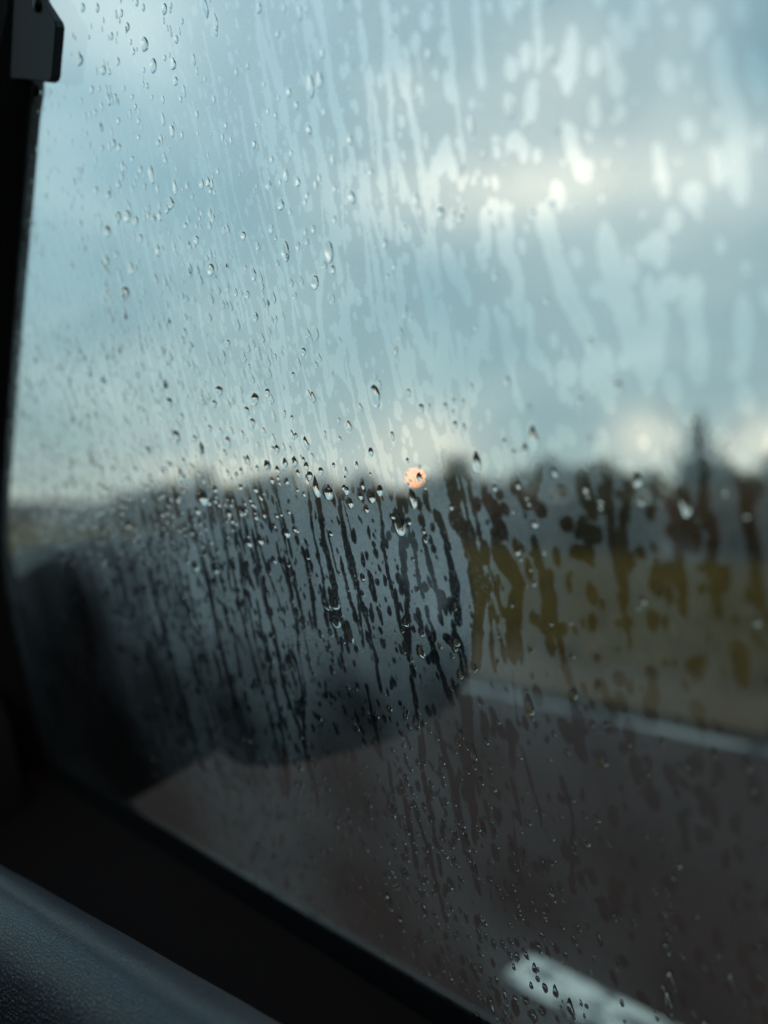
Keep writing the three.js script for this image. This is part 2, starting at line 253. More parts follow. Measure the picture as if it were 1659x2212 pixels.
// door mirror outside the glass
{
  const c = V(0.555, 1.062, -0.69), hx = 0.168, hy = 0.122, hz = 0.105;
  const nu = 48, nv = 24;
  const turn = new THREE.Matrix4().makeTranslation(c.x, c.y, c.z).multiply(new THREE.Matrix4().makeRotationY(-0.16));
  const g = grid(nu, nv, (i, j) => { // a rounded shell, flat at the back where the glass sits
    const a = i / nu * 2 * Math.PI, q = j / nv, e = 0.62, ca = Math.cos(a), sa = Math.sin(a);
    const prof = Math.pow(1 - Math.pow(q, 2.6), 0.45), x = Math.sign(ca) * Math.pow(Math.abs(ca), e) * hx * prof, y = Math.sign(sa) * Math.pow(Math.abs(sa), e) * hy * prof * (1 - 0.08 * ca);
    return [x, y, hz * (1 - 2 * q)];
  });
  g.applyMatrix4(turn);
  const housing = mesh('side_mirror', g, std(0.006, 0.004, 0.004, 0.6, { specularIntensity: 0.25 }), car);
  const rim = grid(nu, 3, (i, j) => { const a = i / nu * 2 * Math.PI, e = 0.62, ca = Math.cos(a), sa = Math.sin(a), k = [1, 0.985, 0.94, 0.925][j], dz = [0, 0.004, 0.003, -0.012][j]; return [Math.sign(ca) * Math.pow(Math.abs(ca), e) * hx * k, Math.sign(sa) * Math.pow(Math.abs(sa), e) * hy * k * (1 - 0.08 * ca), hz + dz]; });
  rim.applyMatrix4(turn); mesh('mirror_rim', rim, blackPlastic, housing);
  const mg = grid(nu, 8, (i, j) => { const a = i / nu * 2 * Math.PI, e = 0.62, ca = Math.cos(a), sa = Math.sin(a), k = 0.93 * j / 8; const x = Math.sign(ca) * Math.pow(Math.abs(ca), e) * hx * k, y = Math.sign(sa) * Math.pow(Math.abs(sa), e) * hy * k * (1 - 0.08 * ca); return [x, y, hz - 0.022 + y * 0.34 + x * 0.02]; });
  mg.applyMatrix4(turn); mesh('mirror_glass', mg, std(0.18, 0.18, 0.2, 0.08, { metalness: 1 }), housing);
  const arm = grid(24, 14, (i, j) => { // a broad foot that carries the housing on the front corner of the door
    const a = i / 24 * 2 * Math.PI, q = Math.max(0, j - 2) / 12, cap = [0.001, 0.93][j] ?? 1, ca = Math.cos(a), sa = Math.sin(a), e = 0.6, x = 0.365 + 0.14 * q + 0.012 * (j === 2), z = -0.99 + 0.22 * q, hh = (0.175 - 0.055 * q) * cap, y = 0.965 + 0.085 * q, dz = (0.15 - 0.07 * q) * cap;
    return [x, y + Math.sign(sa) * Math.pow(Math.abs(sa), e) * hh, z + Math.sign(ca) * Math.pow(Math.abs(ca), e) * dz];
  });
  mesh('mirror_arm', arm, blackPlastic, housing);
}


// ---------------------------------------------------------------- mist on the inside of the pane
const FW = 2048, FH = 1408, FS = 0.9, FT = 0.62;
function controls(list) { const c = list.map(([x, y, v]) => [...hit(x, y), v]); return (s, t) => { let a = 0, b = 0; for (const [cs, ct, v] of c) { const w = 1 / ((s - cs) ** 2 + (t - ct) ** 2 + 2e-4) ** 1.6; a += w * v; b += w; } return a / b; }; }
const mistAt = controls([
  [150, 100, 0.0], [150, 400, 0.01], [280, 250, 0.04], [330, 60, 0.05], [420, 320, 0.18], [560, 100, 0.26], [600, 400, 0.38], [850, 200, 0.42], [1100, 100, 0.45], [1100, 400, 0.42], [1550, 100, 0.42], [1550, 500, 0.42],
  [130, 620, 0.06], [130, 850, 0.16], [280, 620, 0.2], [280, 800, 0.32], [400, 700, 0.34], [560, 750, 0.4], [850, 700, 0.43], [1250, 750, 0.42], [1620, 800, 0.42], [1250, 930, 0.4], [700, 960, 0.42],
  [130, 1080, 0.2], [280, 1100, 0.32], [450, 1080, 0.38], [700, 1100, 0.38], [1000, 1120, 0.36], [1350, 1130, 0.16], [1620, 1150, 0.13], [1350, 1210, 0.13], [1620, 1230, 0.1],
  [180, 1330, 0.004], [90, 1250, 0.02], [320, 1310, 0.2], [450, 1220, 0.36], [560, 1330, 0.34], [750, 1230, 0.46], [930, 1240, 0.5], [850, 1300, 0.42], [970, 1320, 0.4], [1150, 1300, 0.12], [1300, 1310, 0.06], [1620, 1330, 0.035],
  [180, 1480, 0.005], [350, 1480, 0.03], [560, 1450, 0.11], [850, 1410, 0.16], [1000, 1440, 0.08],
  [250, 1600, 0.004], [520, 1560, 0.03], [780, 1540, 0.02], [950, 1520, 0.025], [1300, 1480, 0.07], [1600, 1500, 0.045],
  [350, 1750, 0.004], [750, 1680, 0.01], [1050, 1640, 0.008], [1300, 1650, 0.018], [1600, 1700, 0.016], [800, 1950, 0.004], [1150, 1950, 0.006], [1350, 1850, 0.008], [1550, 1950, 0.012], [1500, 2150, 0.01], [1200, 2150, 0.12], [1000, 2180, 0.01],
]);
const streakAt = controls([ // how much of the mist has run off
  [150, 300, 0.3], [420, 300, 0.7], [700, 300, 1], [1100, 300, 0.7], [1550, 300, 0.55], [300, 800, 0.5], [560, 750, 1], [900, 700, 0.8], [1300, 700, 0.45], [1600, 700, 0.4],
  [300, 1200, 0.8], [560, 1250, 0.95], [850, 1280, 0.9], [1100, 1100, 0.75], [1100, 1300, 0.85], [1350, 1050, 0.7], [1350, 1250, 0.85], [1600, 1100, 0.7], [1600, 1300, 0.85], [560, 1450, 1.0], [900, 1450, 0.9], [1400, 1450, 1.0], [700, 1800, 0.4], [1300, 1800, 0.5], [1200, 2150, 0.7],
]);
const ends = []; // where a run ends in a bead
const field = new Float32Array(FW * FH).fill(-9); // millimetres inside a cleared patch
function clearPatch(s, t, a, b, lean = 0) { // metres
  const m = Math.max(a, b) + 0.002, i0 = Math.max(0, Math.floor((s - m) / FS * FW)), i1 = Math.min(FW - 1, Math.ceil((s + m) / FS * FW)), j0 = Math.max(0, Math.floor((t - m) / FT * FH)), j1 = Math.min(FH - 1, Math.ceil((t + m) / FT * FH)), k = Math.min(a, b) * 1000;
  for (let j = j0; j <= j1; j++) for (let i = i0; i <= i1; i++) { const y = (j + 0.5) / FH * FT - t, x = (i + 0.5) / FW * FS - s - lean * y, v = (1 - Math.sqrt((x / a) ** 2 + (y / b) ** 2)) * k, o = j * FW + i; if (v > field[o]) field[o] = v; }
}
function trail(points, width, seed) { // a run of water: points in metres, width in metres
  const r = rng(seed); let bead = 1;
  for (let k = 1; k < points.length; k++) { const [s0, t0] = points[k - 1], [s1, t1] = points[k], n = Math.max(2, Math.ceil(Math.hypot(s1 - s0, t1 - t0) / 0.0018)); for (let i = 0; i < n; i++) { bead += ((0.5 + r() * 1.0) - bead) * 0.35; const q = i / n; clearPatch(s0 + (s1 - s0) * q + (r() - 0.5) * width * 0.25, t0 + (t1 - t0) * q, width * 0.5 * bead, width * (0.6 + 0.5 * bead)); } }
}
{
  const traced = [ // runs seen in the photograph: width in pixels, then points
    [16, 845, 275, 860, 350, 875, 425], [22, 970, 320, 930, 390, 945, 430], [18, 1050, 470, 1052, 540], [24, 1100, 465, 1100, 550, 1120, 600, 1120, 695], [30, 1180, 480, 1200, 560, 1222, 625, 1260, 700, 1285, 772, 1315, 872],
    [40, 1310, 525, 1330, 600, 1358, 700, 1385, 772, 1405, 817], [20, 935, 475, 930, 540, 910, 575, 938, 700], [22, 970, 560, 1015, 640], [26, 1255, 365, 1220, 280], [26, 1405, 620, 1430, 735],
    [16, 850, 672, 860, 737, 882, 792, 890, 860], [16, 890, 692, 912, 740, 936, 792], [18, 955, 672, 955, 737, 950, 802, 950, 900], [20, 1050, 682, 1045, 727, 1025, 772, 1020, 860], [18, 1095, 697, 1100, 782], [18, 1145, 672, 1150, 762, 1195, 807],
    [34, 1420, 672, 1420, 790], [30, 1610, 672, 1605, 800], [18, 1095, 980, 1110, 1042, 1140, 1085], [18, 1165, 1022, 1142, 1085], [20, 980, 965, 975, 1022, 985, 1082, 992, 1132, 1015, 1150, 1026, 1222, 1040, 1272, 1032, 1360, 1030, 1440],
    [16, 1045, 1015, 1050, 1072, 1068, 1120], [26, 1075, 1192, 1110, 1232, 1120, 1272, 1110, 1340, 1112, 1420], [18, 1155, 1172, 1175, 1247, 1182, 1330, 1190, 1400], [28, 1258, 1040, 1282, 1110], [24, 1420, 1007, 1450, 1072, 1465, 1132, 1470, 1230, 1478, 1320],
    [24, 1525, 1012, 1520, 1102, 1545, 1147, 1540, 1225, 1550, 1320], [30, 1588, 985, 1615, 1057, 1615, 1122, 1632, 1197, 1640, 1300], [22, 1360, 1022, 1355, 1092, 1345, 1147, 1347, 1220, 1350, 1300],
    [14, 865, 1080, 872, 1180, 880, 1290, 884, 1400], [14, 945, 1110, 965, 1170, 985, 1260, 990, 1340], [12, 690, 1080, 700, 1160, 720, 1250, 740, 1340], [12, 600, 640, 612, 740, 620, 840, 628, 940], [12, 700, 560, 690, 640, 698, 740, 712, 850], [14, 760, 620, 745, 700, 735, 800], [14, 815, 560, 822, 660, 845, 760, 862, 850],
    [12, 640, 300, 650, 380, 668, 450], [14, 565, 70, 585, 130, 604, 190, 612, 260], [14, 705, 380, 722, 460, 735, 520], [16, 780, 60, 790, 130], [22, 1030, 20, 1036, 120, 1042, 180], [26, 1420, 330, 1440, 420], [40, 1560, 120, 1590, 260, 1600, 420], [40, 1500, 640, 1512, 800], [34, 1240, 90, 1225, 180],
  ];
  traced.forEach(([w, ...p], k) => { const pts = []; for (let i = 0; i < p.length; i += 2) pts.push(hit(p[i], p[i + 1])); const m = metresPerPixel(...pts[0])[0]; trail(pts, w * m, 100 + k); });
  for (const [x, y, w, h] of [[1215, 1060, 26, 34], [1225, 1132, 34, 40], [1282, 1152, 48, 50], [1250, 1192, 44, 40], [1385, 1192, 30, 34], [1080, 1067, 22, 28], [1015, 1032, 18, 24], [1080, 1032, 16, 18], [1030, 992, 22, 40], [1080, 1152, 38, 36], [1170, 1102, 28, 40], [1340, 1067, 24, 28], [1370, 1064, 24, 26], [1410, 1097, 22, 20], [1300, 1057, 22, 26],
    [1300, 625, 60, 40], [1110, 305, 42, 44], [1450, 620, 60, 60], [1400, 540, 50, 55], [1105, 150, 30, 50], [900, 90, 26, 46], [1455, 480, 40, 60], [1225, 805, 50, 60], [1350, 780, 34, 40], [985, 800, 24, 40], [1500, 910, 40, 44]]) { const [s, t] = hit(x, y), m = metresPerPixel(s, t); clearPatch(s, t, w * m[0] / 2, h * m[1] / 2); }
  const r = rng(77);
  for (let c = 0; c < 128; c++) { // long wavering runs side by side, broken into beads
    let s = 0.20 + 0.0052 * c + (r() - 0.5) * 0.003, t = 0.60 - 0.10 * r(), dir = 0, pts = []; const w0 = (0.0015 + 0.0013 * r()) * (s < 0.3 ? 1.15 : 1);
    while (t > 0.10) {
      dir = dir * 0.8 + (r() - 0.5) * 0.24; s += dir * 0.004; t -= 0.004; pts.push([s, t]);
      if (r() < 0.11) { if (pts.length > 1 && r() < 0.42 * Math.min(1.3, streakAt(s, t)) + 0.16) { trail(pts, w0 * (0.7 + 0.7 * r()), 3000 + c * 97 + pts.length); const e = pts[pts.length - 1]; if (r() < 0.04) ends.push([e[0], e[1], w0 * (0.35 + 0.25 * r())]); } pts = []; t -= 0.002 + 0.006 * r(); }
    }
  }
  for (let k = 0; k < 170; k++) { // further runs
    let s = r() * 0.9, t = 0.06 + 0.56 * r() ** 0.9; const p = streakAt(s, t); if (r() > p * 0.62 * (s < 0.3 ? 0.7 : 1)) continue;
    const len = 0.015 + 0.09 * r() ** 1.5, pts = [[s, t]]; let dir = (r() - 0.5) * 0.2;
    for (let q = 0; q < len; q += 0.006) { dir += (r() - 0.5) * 0.3; dir *= 0.8; s += dir * 0.006; t -= 0.006; if (r() < 0.17) { pts.length > 1 && trail(pts.splice(0), 0.002 + 0.002 * r(), 500 + k * 7); t -= 0.003 + 0.004 * r(); } pts.push([s, t]); }
    if (pts.length > 1) trail(pts, 0.002 + 0.0024 * r(), 900 + k);
  }
  for (let k = 0; k < 40000; k++) { const s = r() * 0.9, t = 0.62 * r(); if (r() > streakAt(s, t) * 0.44) continue; const near = 1 + 0.9 * sstep(0.36, 0.14, s), a = (0.00035 + 0.0015 * r() ** 1.6) * near; if (r() > 1 / near ** 1.2) continue; clearPatch(s, t, a * (0.8 + 0.3 * r()), a * (1.15 + 1.2 * r()), (r() - 0.5) * 0.3); }
}


// ---------------------------------------------------------------- drops: places
// [x, y, class] in the photograph; classes: 1 small, 2 middling, 3 large, 4 long, 5 long and large, 6 very large
const seen = [];
const put = (ox, oy, list) => { for (let i = 0; i < list.length; i += 3) seen.push([ox + 0.5 * list[i], oy + 0.5 * list[i + 1], list[i + 2]]); };
put(0, 0, [355, 32, 2, 418, 33, 2, 523, 55, 2, 548, 115, 2, 480, 155, 2, 343, 255, 3, 382, 160, 1, 622, 190, 3, 575, 222, 2, 563, 180, 1, 708, 38, 3, 885, 30, 5, 930, 95, 5, 760, 170, 2, 747, 275, 3, 660, 283, 3, 710, 250, 1, 470, 308, 2, 445, 303, 2, 508, 265, 2, 620, 303, 1, 395, 385, 2, 427, 383, 1, 467, 428, 4, 495, 418, 2, 583, 460, 1, 570, 418, 1, 535, 382, 1, 634, 370, 1, 655, 420, 1, 757, 350, 2, 410, 485, 2, 435, 547, 2, 510, 522, 1, 598, 522, 1, 703, 515, 4, 742, 563, 4, 683, 617, 2, 487, 618, 2, 512, 636, 2, 597, 592, 1, 570, 687, 2, 527, 718, 4, 605, 733, 2, 652, 752, 5, 440, 640, 1, 372, 577, 1, 385, 625, 1, 345, 740, 1, 318, 785, 2, 413, 820, 2, 350, 848, 1, 510, 795, 2, 465, 843, 2, 625, 805, 1, 755, 810, 4, 735, 880, 3, 720, 905, 2, 548, 935, 3, 510, 935, 2, 640, 930, 2, 687, 932, 4, 585, 955, 2, 462, 1000, 3, 870, 795, 2, 897, 785, 2, 908, 825, 1, 830, 850, 1, 940, 740, 1, 1097, 622, 2, 1107, 540, 1, 1333, 560, 2, 1340, 372, 6, 1247, 400, 2, 1280, 455, 2, 1285, 785, 2, 1213, 885, 3, 1517, 850, 3, 1232, 1085, 6, 1420, 1085, 6, 1050, 1018, 2, 847, 1038, 2, 910, 1165, 3, 1095, 1185, 4, 1133, 1237, 1, 1360, 1220, 3, 1437, 1165, 2, 800, 975, 1, 605, 1030, 2, 680, 1080, 4, 455, 1125, 3, 565, 1160, 3, 540, 1265, 3, 500, 1100, 2, 1510, 605, 2, 1070, 285, 1, 1190, 1030, 1]);
put(829.5, 0, [545, 470, 5, 375, 550, 5, 612, 540, 2, 240, 920, 3, 300, 930, 2, 455, 920, 2, 345, 903, 1, 725, 885, 2, 820, 900, 1, 90, 985, 2, 2, 1050, 2, 765, 1050, 2, 945, 825, 1, 1185, 800, 1, 15, 1195, 1, 700, 1300, 2, 480, 1195, 2]);
put(0, 737.3, [1350, 243, 3, 1620, 235, 6, 1310, 45, 2, 1265, 145, 1, 1155, 222, 2, 1260, 330, 1, 1277, 407, 1, 1320, 440, 4, 1230, 525, 2, 1272, 520, 2, 1150, 535, 2, 1070, 515, 4, 1110, 548, 1, 1240, 605, 2, 1287, 570, 2, 1337, 580, 2, 1385, 560, 2, 1440, 535, 1, 1490, 590, 1, 1365, 630, 5, 1420, 655, 3, 1497, 645, 2, 1557, 670, 2, 1607, 675, 3, 1640, 645, 3, 1515, 700, 2, 1585, 728, 1, 870, 460, 4, 840, 420, 2, 1195, 465, 2, 985, 435, 4, 905, 375, 2, 925, 270, 2, 780, 580, 4, 880, 680, 3, 905, 700, 1, 930, 640, 2, 930, 690, 1, 1240, 830, 2, 1125, 860, 2, 1075, 870, 2, 1045, 740, 2, 990, 745, 2, 930, 985, 2, 845, 975, 2, 1185, 945, 2, 1247, 965, 1, 1505, 1070, 1, 1570, 1020, 2, 1400, 1115, 1, 1410, 1135, 3, 1450, 1130, 3, 1450, 1210, 3, 1510, 1260, 5, 1430, 1260, 2, 1090, 350, 2, 1100, 250, 3, 1065, 300, 2, 785, 325, 2, 945, 215, 3, 730, 265, 3, 640, 470, 2, 760, 410, 3]);
put(829.5, 737.3, [160, 288, 2, 263, 280, 2, 195, 280, 1, 297, 305, 1, 307, 360, 2, 345, 372, 2, 400, 520, 6, 645, 415, 6, 520, 435, 2, 558, 480, 2, 735, 567, 2, 1010, 200, 3, 125, 680, 5, 68, 790, 6, 575, 890, 5, 590, 940, 1, 870, 640, 2, 880, 670, 1, 935, 690, 2, 935, 715, 1, 1095, 600, 3, 1110, 690, 2, 1300, 700, 6, 100, 515, 1, 95, 1215, 2, 80, 1250, 1, 165, 1260, 2, 160, 1340, 3, 120, 1370, 2, 330, 1440, 2, 390, 1410, 2, 295, 1360, 1, 110, 780, 1]);
put(829.5, 1474.6, [25, 110, 2, 140, 175, 4, 110, 190, 1, 175, 170, 1, 197, 205, 1, 625, 95, 6, 735, 220, 2, 900, 180, 2, 945, 335, 3, 1200, 260, 2, 1270, 350, 1, 1425, 310, 2, 1570, 355, 3, 1060, 265, 2, 230, 240, 1, 318, 262, 2, 385, 300, 5, 38, 290, 1, 95, 315, 1, 85, 270, 1, 205, 440, 1, 205, 480, 4, 305, 520, 2, 258, 435, 1, 35, 555, 3, 150, 575, 4, 200, 590, 1, 100, 640, 2, 255, 650, 4, 425, 630, 4, 478, 645, 4, 43, 705, 2, 145, 650, 1, 355, 690, 5, 245, 715, 2, 293, 703, 2, 550, 715, 4, 605, 750, 5, 690, 795, 4, 720, 775, 2, 817, 725, 2, 100, 760, 2, 395, 815, 5, 305, 770, 2, 15, 830, 2, 95, 830, 2, 165, 860, 1, 458, 843, 2, 495, 885, 1, 507, 920, 1, 560, 885, 2, 645, 965, 4, 705, 980, 4, 578, 950, 2, 20, 950, 5, 60, 880, 1, 178, 985, 4, 220, 1000, 2, 290, 975, 1, 360, 1020, 4, 765, 885, 2, 770, 1050, 2, 840, 1060, 2, 240, 1050, 1, 75, 1045, 5, 310, 1095, 2, 415, 1090, 4, 143, 1120, 2, 478, 1130, 2, 515, 1130, 2, 995, 1015, 2, 1080, 1035, 2, 825, 1115, 2, 935, 1120, 4, 550, 1190, 1, 615, 1180, 2, 560, 1230, 2, 395, 1240, 4, 420, 1235, 2, 650, 1235, 3, 635, 1310, 2, 695, 1320, 3, 740, 1335, 3, 805, 1405, 6, 490, 1285, 2, 455, 1305, 1, 525, 1350, 4, 570, 1370, 2, 615, 1380, 2, 650, 1445, 3, 470, 1405, 4, 295, 1285, 2, 260, 1390, 2, 120, 1280, 1, 405, 1450, 3, 1240, 1290, 6, 1230, 1390, 6, 1500, 1300, 6, 1220, 1150, 3, 850, 1385, 2, 865, 1440, 1, 1645, 700, 2]);
const sizes = { 1: [7, 12], 2: [10, 18], 3: [16, 27], 4: [9, 27], 5: [13, 42], 6: [19, 48] };
const drops = []; // s, t, half width, half height, steepness
{
  const r = rng(2024);
  for (const [x, y, k] of seen) { const [s, t] = hit(x, y), m = metresPerPixel(s, t), near = 0.85 + 0.35 * r(); drops.push([s, t, sizes[k][0] * m[0] / 2 * near * (0.9 + 0.2 * r()), sizes[k][1] * m[1] / 2 * near, 0.8 + 0.5 * r(), true]); }
  for (const [s, t, a] of ends) drops.push([s, t, a, a * (1.3 + 0.8 * r()), 0.8 + 0.5 * r(), false]);
  const amount = controls([[150, 200, 0.25], [250, 100, 0.5], [400, 200, 0.55], [550, 200, 0.25], [250, 450, 0.9], [420, 480, 0.8], [600, 500, 0.35], [850, 300, 0.08], [1300, 300, 0.04], [130, 620, 0.5], [220, 650, 1.4], [350, 650, 1.4], [500, 700, 0.9], [700, 700, 0.25], [1100, 700, 0.06], [1500, 700, 0.04],
    [120, 850, 1.3], [220, 900, 1.9], [350, 900, 1.7], [500, 900, 1.0], [700, 900, 0.35], [110, 1050, 1.8], [220, 1080, 2.1], [380, 1080, 1.7], [550, 1060, 0.9], [750, 1060, 0.3], [1000, 1000, 0.12], [1500, 1000, 0.06], [200, 1180, 1.8], [350, 1180, 0.8], [550, 1200, 0.1], [550, 1300, 0.05], [800, 1200, 0.05], [800, 1330, 0.06],
    [200, 1330, 0.04], [200, 1500, 0.02], [100, 1250, 0.1], [450, 1400, 0.06], [800, 1450, 0.25], [1300, 1400, 0.08], [600, 1650, 0.5], [900, 1650, 0.6], [1300, 1600, 0.12], [400, 1850, 0.3], [800, 1850, 0.8], [1000, 1900, 0.7], [1300, 1900, 0.3], [900, 2080, 0.7], [1150, 2100, 0.7], [1500, 2100, 0.3], [1600, 1700, 0.1]]);
  const flat = controls([[150, 200, 0], [400, 300, 0.15], [250, 550, 0.8], [420, 600, 0.9], [150, 800, 1], [300, 800, 1], [250, 950, 1], [450, 900, 1], [650, 850, 0.8], [150, 1100, 1], [300, 1120, 1], [500, 1060, 0.8], [250, 1250, 1], [600, 1200, 0.4], [1200, 500, 0.2], [1200, 1200, 0], [800, 1800, 0.1], [1200, 2000, 0.1]]);
  for (let k = 0; k < 8; k++) { const [s, t] = hit(896 + (r() - 0.5) * 46, 1031 + (r() - 0.5) * 46), a = 0.0004 + 0.0004 * r(); drops.push([s, t, a, a * 1.4, 0.4 + 0.3 * r(), false]); } // fine beads before the lamp
  for (let k = 0; k < 15000; k++) {
    const s = -0.3 + 1.15 * r(), t = 0.004 + 0.61 * r(), d = amount(s, t), f = flat(s, t);
    if (r() > d * 0.62 || s > edgeS(t) - 0.004) continue;
    const a = (0.0007 + 0.0011 * r() ** 2) * (1 - f) + f * (0.0009 + 0.0017 * r() ** 1.2);
    drops.push([s, t, a * (0.75 + 0.5 * r()), a * (1.0 + 0.7 * r() ** 2) * (1 + 0.25 * (1 - f)), (1 - f) * (0.75 + 0.5 * r()) + f * (0.16 + 0.3 * r() + (r() < 0.06 ? 0.4 : 0)), false]);
  }
}
for (const [s, t, a, b, , traced] of drops) if (traced) clearPatch(s, t + b * 0.2, a * 1.25, b * 1.25); else if (a > 0.001) clearPatch(s, t, a * 1.1, b * 1.1);
{ // the mist itself: how much of the light it scatters, as roughness (its square is the share)
  const data = new Float32Array(FW * FH * 4), cw = 64, ch = 44, coarse = new Float32Array((cw + 1) * (ch + 1));
  for (let j = 0; j <= ch; j++) for (let i = 0; i <= cw; i++) coarse[j * (cw + 1) + i] = mistAt(i / cw * FS, j / ch * FT);
  for (let j = 0; j < FH; j++) for (let i = 0; i < FW; i++) {
    const x = i / FW * cw, y = j / FH * ch, xi = Math.floor(x), yi = Math.floor(y), u = x - xi, v = y - yi, o = yi * (cw + 1) + xi;
    let m = (coarse[o] * (1 - u) + coarse[o + 1] * u) * (1 - v) + (coarse[o + cw + 1] * (1 - u) + coarse[o + cw + 2] * u) * v;
    const s = i / FW * FS, t = j / FH * FT;
    const big = noise3(s * 55, t * 40, 4.2), mid = noise3(s * 210, t * 170, 9.1), fine = noise3(s * 900, t * 800, 2.7), grain = hash3(i >> 1, j >> 1, 17);
    m *= 0.82 + 0.36 * big;
    const e = field[j * FW + i] + (mid - 0.5) * 1.1 + (fine - 0.5) * 0.9, c = sstep(-0.25, 0.4, e);
    const left = 0.07 + 0.22 * sstep(0.62, 0.85, fine) * sstep(0.3, 0.6, big); // fine beads stay behind in cleared patches
    const k = m * (c * left + (1 - c)) * (0.88 + 0.24 * fine) * (0.9 + 0.2 * grain);
    const rough = Math.sqrt(Math.max(0, Math.min(0.75, k))) / 0.29, q = (j * FW + i) * 4;
    data[q] = data[q + 1] = data[q + 2] = rough; data[q + 3] = 1;
  }
  const map = new THREE.DataTexture(data, FW, FH, THREE.RGBAFormat, THREE.FloatType);
  map.magFilter = map.minFilter = THREE.LinearFilter; map.wrapS = map.wrapT = THREE.MirroredRepeatWrapping; map.needsUpdate = true;
  const film = new THREE.MeshPhysicalMaterial({ transmission: 1, thickness: 0, roughness: 0.29, roughnessMap: map, specularIntensity: 0, ior: 1.33, side: THREE.DoubleSide });
  film.color.setRGB(0.96, 0.97, 0.97);
  const f = mesh('condensation', windowSheet(-0.0006), film, scene);
  tag(f, 'thin grey mist of condensation on the window with clear runs and spots', 'condensation', null, 'stuff');
}


// ---------------------------------------------------------------- drops: meshes
const water = new THREE.MeshPhysicalMaterial({ color: 0xffffff, transmission: 1, thickness: 0.002, roughness: 0, ior: 1.333, side: THREE.DoubleSide });
function dropGeometry(seed, nr, ns, long, pow = 0.8) { // unit drop: x and y in -1..1, dome towards +z of height 1
  const r = rng(seed), ph = [r() * 6.28, r() * 6.28, r() * 6.28], am = [0.05 + 0.05 * r(), 0.04 + 0.05 * r(), 0.02 + 0.03 * r()], head = 0.12 + 0.2 * r(), bend = (r() - 0.5) * (long ? 0.7 : 0.25);
  const P = [], I = [];
  const at = (q, a) => {
    const e = 1 + am[0] * Math.sin(2 * a + ph[0]) + am[1] * Math.sin(3 * a + ph[1]) + am[2] * Math.sin(5 * a + ph[2]);
    let x = Math.cos(a) * q * e, y = Math.sin(a) * q * e;
    x *= 1 - head * (y + 0.2); x += bend * (0.3 - y * y) * (long ? 1 : 0.6);
    const z = Math.pow(Math.max(0, 1 - q * q), pow) * (1 - 0.3 * y * q);
    return [x, y, z];
  };
  P.push(...at(0, 0));
  for (let k = 1; k <= nr; k++) for (let i = 0; i < ns; i++) P.push(...at(Math.sin(k / nr * Math.PI / 2), i / ns * 2 * Math.PI));
  for (let i = 0; i < ns; i++) I.push(0, 1 + i, 1 + (i + 1) % ns);
  for (let k = 0; k < nr - 1; k++) for (let i = 0; i < ns; i++) { const a = 1 + k * ns + i, b = 1 + k * ns + (i + 1) % ns, c = a + ns, d = b + ns; I.push(a, c, d, a, d, b); }
  const top = new THREE.BufferGeometry(); top.setAttribute('position', new THREE.Float32BufferAttribute(P, 3)); top.setIndex(I); top.computeVertexNormals();
  const BP = [0, 0, 0], BN = [0, 0, -1], BI = [];
  for (let i = 0; i < ns; i++) { const p = at(1, i / ns * 2 * Math.PI); BP.push(p[0], p[1], 0); BN.push(0, 0, -1); BI.push(0, 1 + (i + 1) % ns, 1 + i); }
  const base = new THREE.BufferGeometry(); base.setAttribute('position', new THREE.Float32BufferAttribute(BP, 3)); base.setAttribute('normal', new THREE.Float32BufferAttribute(BN, 3)); base.setIndex(BI);
  return mergeGeometries([top, base]);
}
const shapes = Array.from({ length: 10 }, (_, k) => dropGeometry(11 + k * 13, 9, 26, false)), longShapes = Array.from({ length: 6 }, (_, k) => dropGeometry(211 + k * 17, 9, 26, true)), flatShapes = Array.from({ length: 6 }, (_, k) => dropGeometry(311 + k * 19, 9, 26, false, 0.75));
const turnDrop = new THREE.Quaternion().setFromRotationMatrix(new THREE.Matrix4().makeBasis(FWD, UPG, OUT));
{
  const r = rng(99), ranked = drops.map((d) => { const [px, py] = pixelOf(d[0], d[1]), m = metresPerPixel(d[0], d[1]); const inside = px > -10 && px < 1669 && py > -10 && py < 2222; return { d, px, py, big: inside ? d[2] * d[3] / (m[0] * m[1]) * (d[5] ? 3 : 1) : -1 }; }).sort((a, b) => b.big - a.big);
  const rest = [], restFlat = [];
  const look = ([, , a, b, st]) => b / a > 2.1 ? (b > 0.0045 ? 'large long' : 'long thin') : st < 0.55 ? 'flat spread' : a * b > 5e-6 ? 'large plump' : 'small round';
  const where = (py, px) => py < 990 ? 'against the sky' : py < 1640 ? (px < 1010 ? 'in front of the door mirror' : 'in front of the verge and hedge') : 'in front of the dark road';
  ranked.forEach(({ d, px, py, big }, k) => {
    const [s, t, a, b, steep] = d, h = Math.min(a, b) * 0.44 * steep, pos = onGlass(s, t, 0.0002);
    if (k < 300 && big > 0) {
      const long = b / a > 2.1, o = mesh('water_drop', long ? longShapes[Math.floor(r() * 6)] : steep < 0.55 ? flatShapes[Math.floor(r() * 6)] : shapes[Math.floor(r() * 10)], water, scene);
      o.position.copy(pos); o.quaternion.copy(turnDrop); o.scale.set(a, b, h);
      tag(o, `${look(d)} clear rain drop on the window glass ${where(py, px)}`, 'water drop', `${look(d)} rain drops ${where(py, px)}`);
    } else (steep < 0.55 ? restFlat : rest).push(new THREE.Matrix4().compose(pos, turnDrop, V(a, b, h)));
  });
  const scatter = (name, geo, list, label) => { const im = new THREE.InstancedMesh(geo, water, list.length); im.name = name; list.forEach((m, i) => im.setMatrixAt(i, m)); im.instanceMatrix.needsUpdate = true; tag(im, label, 'water drops', null, 'stuff'); scene.add(im); };
  scatter('rain_droplets', shapes[3], rest, 'fine rain droplets scattered thickly over the window glass');
  scatter('flat_droplets', flatShapes[2], restFlat, 'flat beads of water crowded on the window towards the pillar');
  
}

